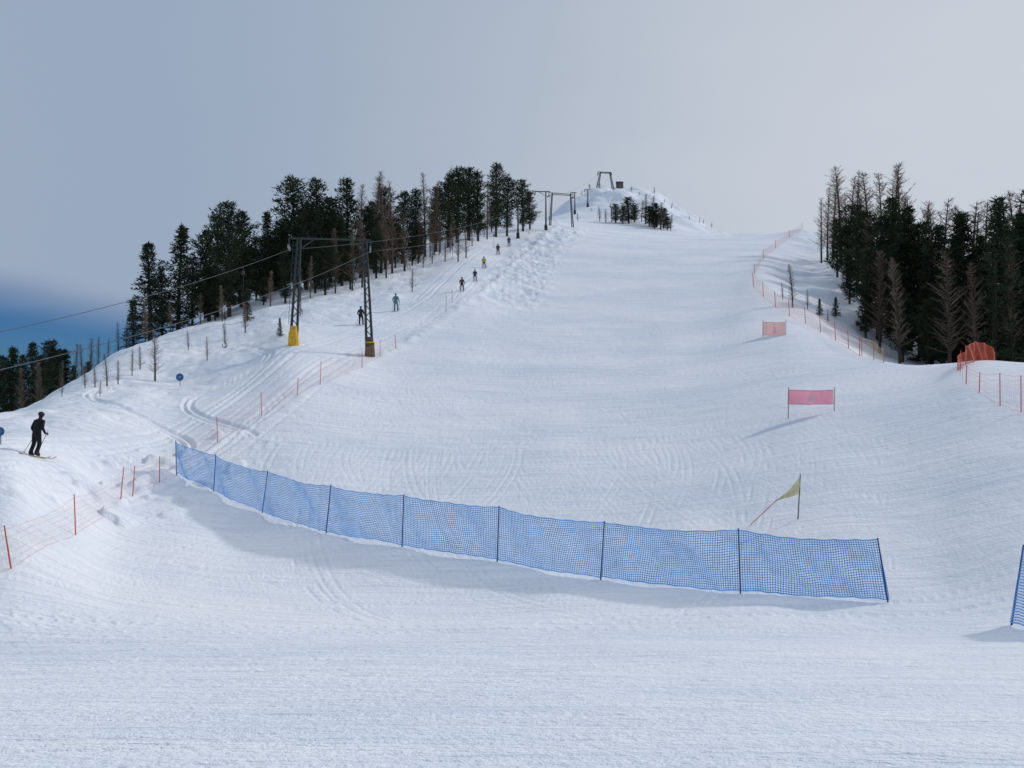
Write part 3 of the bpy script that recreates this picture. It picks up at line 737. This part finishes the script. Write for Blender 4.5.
# ------------------------------------------------------------------ people
def build_person():
    V = {}; order = []
    def add(n, co, r): V[n] = (co, r); order.append(n)
    add('pelvis', (0, 0, .98), .155); add('waist', (0, .02, 1.10), .15); add('chest', (0, .05, 1.30), .185); add('shl', (0, .05, 1.43), .13)
    add('neck', (0, .06, 1.52), .062); add('head0', (0, .08, 1.60), .085); add('head1', (0, .09, 1.69), .10); add('head2', (0, .08, 1.76), .075)
    E = [('pelvis', 'waist'), ('waist', 'chest'), ('chest', 'shl'), ('shl', 'neck'), ('neck', 'head0'), ('head0', 'head1'), ('head1', 'head2')]
    for s, n in ((-1, 'L'), (1, 'R')):
        add('hip' + n, (s * .11, .0, .90), .12); add('knee' + n, (s * .16, .10, .52), .09); add('calf' + n, (s * .17, .06, .34), .085); add('ank' + n, (s * .17, -.01, .13), .08)
        add('heel' + n, (s * .17, -.04, .07), .06); add('toe' + n, (s * .17, .20, .06), .055)
        E += [('pelvis', 'hip' + n), ('hip' + n, 'knee' + n), ('knee' + n, 'calf' + n), ('calf' + n, 'ank' + n), ('ank' + n, 'heel' + n), ('ank' + n, 'toe' + n)]
        add('sh' + n, (s * .21, .05, 1.42), .09); add('elb' + n, (s * .31, -.01, 1.14), .068); add('wri' + n, (s * .30, .17, .96), .045)
        add('palm' + n, (s * .295, .23, .94), .045)
        E += [('shl', 'sh' + n), ('sh' + n, 'elb' + n), ('elb' + n, 'wri' + n), ('wri' + n, 'palm' + n)]
    me = bpy.data.meshes.new("tmp"); idx = {n: i for i, n in enumerate(order)}
    me.from_pydata([V[n][0] for n in order], [(idx[a_], idx[b_]) for a_, b_ in E], [])
    o = bpy.data.objects.new("tmp", me); scene.collection.objects.link(o)
    o.modifiers.new("s", 'SKIN')
    for i, n in enumerate(order):
        r = V[n][1]; me.skin_vertices[0].data[i].radius = (r * (1.15 if n in ('chest', 'waist', 'pelvis') else 1), r * (.85 if n in ('chest', 'waist') else 1))
    me.skin_vertices[0].data[0].use_root = True
    sb = o.modifiers.new("u", 'SUBSURF'); sb.levels = 2; sb.render_levels = 2
    dg = bpy.context.evaluated_depsgraph_get(); ev = o.evaluated_get(dg); m2 = ev.to_mesh()
    b = MB()
    vs = [tuple(v.co) for v in m2.vertices]; groups = {}
    for pl_ in m2.polygons:
        c = pl_.center
        if c.z < .27: mi = 3
        elif abs(c.x) > .2 and c.y > .16 and c.z < 1.04: mi = 3
        elif c.z < 1.0 and abs(c.x) < .27: mi = 1
        elif c.z > 1.545: mi = 2 if (c.z < 1.69 and c.y > .12) else 4
        else: mi = 0
        groups.setdefault(mi, []).append(tuple(pl_.vertices))
    for mi, fs in groups.items(): b.add(vs, fs, mi)
    ev.to_mesh_clear(); bpy.data.objects.remove(o)
    for s in (-1, 1):
        c = Vector((s * .295, .26, .94))
        for k, ln in enumerate((.95, 1.05, 1.0, .8)):
            z = .03 - k * .021
            b.tube([c + Vector((s * .03, -.01, z)), c + Vector((s * .035, .03, z)), c + Vector((s * .0, .055 * ln, z)), c + Vector((-s * .03, .03 * ln, z))], [.012, .012, .011, .009], 6, 3)
        b.tube([c + Vector((-s * .03, -.02, .03)), c + Vector((-s * .04, .02, .045)), c + Vector((-s * .01, .045, .05))], [.013, .012, .009], 6, 3)
        b.tube([c + Vector((0, .02, .12)), c + Vector((s * .10, -.40, -.86))], [.012, .008], 6, 3)
        b.tube([c + Vector((s * .095, -.37, -.80)), c + Vector((s * .096, -.375, -.81))], .05, 10, 3)
        x = s * .17
        prof = [(-.75, .02), (-.6, .0), (.7, .0), (.85, .03), (.97, .11)]
        vs = []
        for y, z in prof:
            w = .04 if y < .9 else .02
            vs += [(x - w, y, z), (x + w, y, z), (x + w, y, z + .022), (x - w, y, z + .022)]
        fs = []
        for k in range(len(prof) - 1):
            for q in range(4): fs.append((4 * k + q, 4 * k + (q + 1) % 4, 4 * k + 4 + (q + 1) % 4, 4 * k + 4 + q))
        fs += [(3, 2, 1, 0), (16, 17, 18, 19)]
        b.add(vs, fs, 5)
    for (cx, cy, cz, rx, ry, rz, mi) in [(0, .08, 1.72, .118, .135, .105, 4), (0, .205, 1.645, .013, .018, .022, 2), (0, .165, 1.685, .075, .045, .032, 3), (0, .185, 1.605, .022, .01, .006, 3)]:
        vs = []; fs = []; n, m = 14, 8
        for i in range(m + 1):
            ph = math.pi * i / m
            for j in range(n):
                t = 2 * math.pi * j / n; vs.append((cx + rx * math.sin(ph) * math.cos(t), cy + ry * math.sin(ph) * math.sin(t), cz + rz * math.cos(ph)))
        for i in range(m):
            for j in range(n): fs.append((i * n + j, i * n + (j + 1) % n, (i + 1) * n + (j + 1) % n, (i + 1) * n + j))
        b.add(vs, fs, mi)
    return b
PB = build_person()
M_skin = simple("skin", (.55, .32, .24), .5)
M_boot = simple("boots_gloves", (.02, .02, .022), .5)
M_ski = simple("ski_top", (.35, .22, .12), .4)
def person(u, v, hpx, jacket, pants, helmet, heading, name="skier"):
    p = on(u, v); 
    mats = [simple("jacket_cloth", jacket, .8), simple("trousers_cloth", pants, .8), M_skin, M_boot, simple("helmet_shell", helmet, .35), M_ski]
    me = PB.mesh("skier_mesh", mats)
    h = hpx * p.y / F; s = h / 1.84
    p.z = height(p.x, p.y) + .01
    o = put(name, me, p, heading, s)
    e = .6; gx = (height(p.x + e, p.y) - height(p.x - e, p.y)) / (2 * e); gy = (height(p.x, p.y + e) - height(p.x, p.y - e)) / (2 * e)
    fwd = -math.sin(heading) * gx + math.cos(heading) * gy
    o.rotation_euler = (math.atan(fwd) * .6, 0, heading)
    return o
BK = (.012, .012, .015)
person(33, 457, 46, BK, BK, (.02, .02, .02), -.45)
person(361, 326, 19, (.03, .03, .04), BK, (.05, .05, .06), -.2)
person(396, 311, 18, (.10, .20, .24), (.12, .2, .25), (.2, .2, .22), -.2)
person(462, 291, 14, (.10, .03, .04), BK, (.1, .02, .02), -.1)
person(475, 281, 12, (.02, .03, .06), BK, (.03, .03, .03), -.1)
person(484, 268, 12, (.45, .38, .04), (.05, .05, .03), (.05, .05, .05), -.1)
person(498, 255, 11, (.04, .03, .03), BK, (.03, .03, .03), -.1)
person(509, 246, 10, (.03, .05, .10), BK, (.03, .03, .03), -.1)

# ------------------------------------------------------------------ light
sun_dir = Vector((.80 * math.cos(math.radians(32)), .60 * math.cos(math.radians(32)), math.sin(math.radians(32))))
sl = bpy.data.lights.new("sun", 'SUN'); sl.energy = 1.85; sl.angle = math.radians(4); sl.color = (1.0, .965, .92)
so = bpy.data.objects.new("sun", sl); scene.collection.objects.link(so)
so.rotation_euler = (-sun_dir).to_track_quat('-Z', 'Y').to_euler()

w = bpy.data.worlds.new("World"); scene.world = w; w.use_nodes = True
nt = w.node_tree; nt.nodes.clear(); N = nt.nodes.new; L = nt.links.new
out = N("ShaderNodeOutputWorld"); bg = N("ShaderNodeBackground"); bg.inputs["Strength"].default_value = 0.1
L(bg.outputs[0], out.inputs["Surface"])
sky = N("ShaderNodeTexSky"); sky.sky_type = 'NISHITA'; sky.sun_disc = False
sky.sun_elevation = math.radians(32); sky.sun_rotation = math.atan2(.8, .6); sky.altitude = 2000; sky.dust_density = .4
tc = N("ShaderNodeTexCoord"); sp = N("ShaderNodeSeparateXYZ"); L(tc.outputs["Generated"], sp.inputs[0])
dt = N("ShaderNodeVectorMath"); dt.operation = 'DOT_PRODUCT'; L(tc.outputs["Generated"], dt.inputs[0]); dt.inputs[1].default_value = Vector((.58, .78, .18)).normalized()
mp = N("ShaderNodeMapping"); mp.inputs["Scale"].default_value = (1.4, 1.4, 5); L(tc.outputs["Generated"], mp.inputs["Vector"])
nz = N("ShaderNodeTexNoise"); nz.inputs["Scale"].default_value = 1.6; nz.inputs["Detail"].default_value = 4; nz.inputs["Roughness"].default_value = .45
L(mp.outputs[0], nz.inputs["Vector"])
ma = N("ShaderNodeMath"); ma.operation = 'MULTIPLY_ADD'; ma.inputs[1].default_value = .12; L(nz.outputs["Fac"], ma.inputs[0]); L(dt.outputs["Value"], ma.inputs[2])
cr = N("ShaderNodeValToRGB"); e = cr.color_ramp.elements
e[0].position = .35; e[0].color = (.34, .41, .525, 1)
e[1].position = 1.0; e[1].color = (.585, .63, .70, 1)
x_ = e.new(.66); x_.color = (.32, .395, .52, 1)
x_ = e.new(.76); x_.color = (.35, .425, .54, 1)
x_ = e.new(.86); x_.color = (.43, .49, .585, 1)
x_ = e.new(.94); x_.color = (.53, .58, .66, 1)
mr = N("ShaderNodeMapRange"); mr.inputs["From Min"].default_value = -.2; mr.inputs["From Max"].default_value = 1.06; L(ma.outputs[0], mr.inputs["Value"])
L(mr.outputs[0], cr.inputs[0])
cs = N("ShaderNodeVectorMath"); cs.operation = 'SCALE'; cs.inputs["Scale"].default_value = 10.0; L(cr.outputs[0], cs.inputs[0])
# clear blue gap low on the left
a1 = N("ShaderNodeMath"); a1.operation = 'MULTIPLY_ADD'; a1.inputs[1].default_value = .07; L(nz.outputs["Fac"], a1.inputs[0]); L(sp.outputs["Z"], a1.inputs[2])
a2 = N("ShaderNodeMath"); a2.operation = 'MULTIPLY_ADD'; a2.inputs[1].default_value = .10; L(sp.outputs["X"], a2.inputs[0]); L(a1.outputs[0], a2.inputs[2])
g1 = N("ShaderNodeMapRange"); g1.interpolation_type = 'SMOOTHSTEP'; g1.inputs["From Min"].default_value = .112; g1.inputs["From Max"].default_value = .06; L(a2.outputs[0], g1.inputs["Value"])
g2 = N("ShaderNodeMapRange"); g2.interpolation_type = 'SMOOTHSTEP'; g2.inputs["From Min"].default_value = -.12; g2.inputs["From Max"].default_value = -.36; L(sp.outputs["X"], g2.inputs["Value"])
gm = N("ShaderNodeMath"); gm.operation = 'MULTIPLY'; L(g1.outputs[0], gm.inputs[0]); L(g2.outputs[0], gm.inputs[1])
tint = N("ShaderNodeMix"); tint.data_type = 'RGBA'; tint.blend_type = 'MULTIPLY'; tint.inputs["Factor"].default_value = 1
L(sky.outputs[0], tint.inputs["A"]); tint.inputs["B"].default_value = (.13, .29, .55, 1)
mx = N("ShaderNodeMix"); mx.data_type = 'RGBA'; L(gm.outputs[0], mx.inputs["Factor"]); L(cs.outputs[0], mx.inputs["A"]); L(tint.outputs["Result"], mx.inputs["B"])
L(mx.outputs["Result"], bg.inputs["Color"])
scene.view_settings.view_transform = 'Standard'
scene.view_settings.look = 'None'
scene.view_settings.exposure = 0
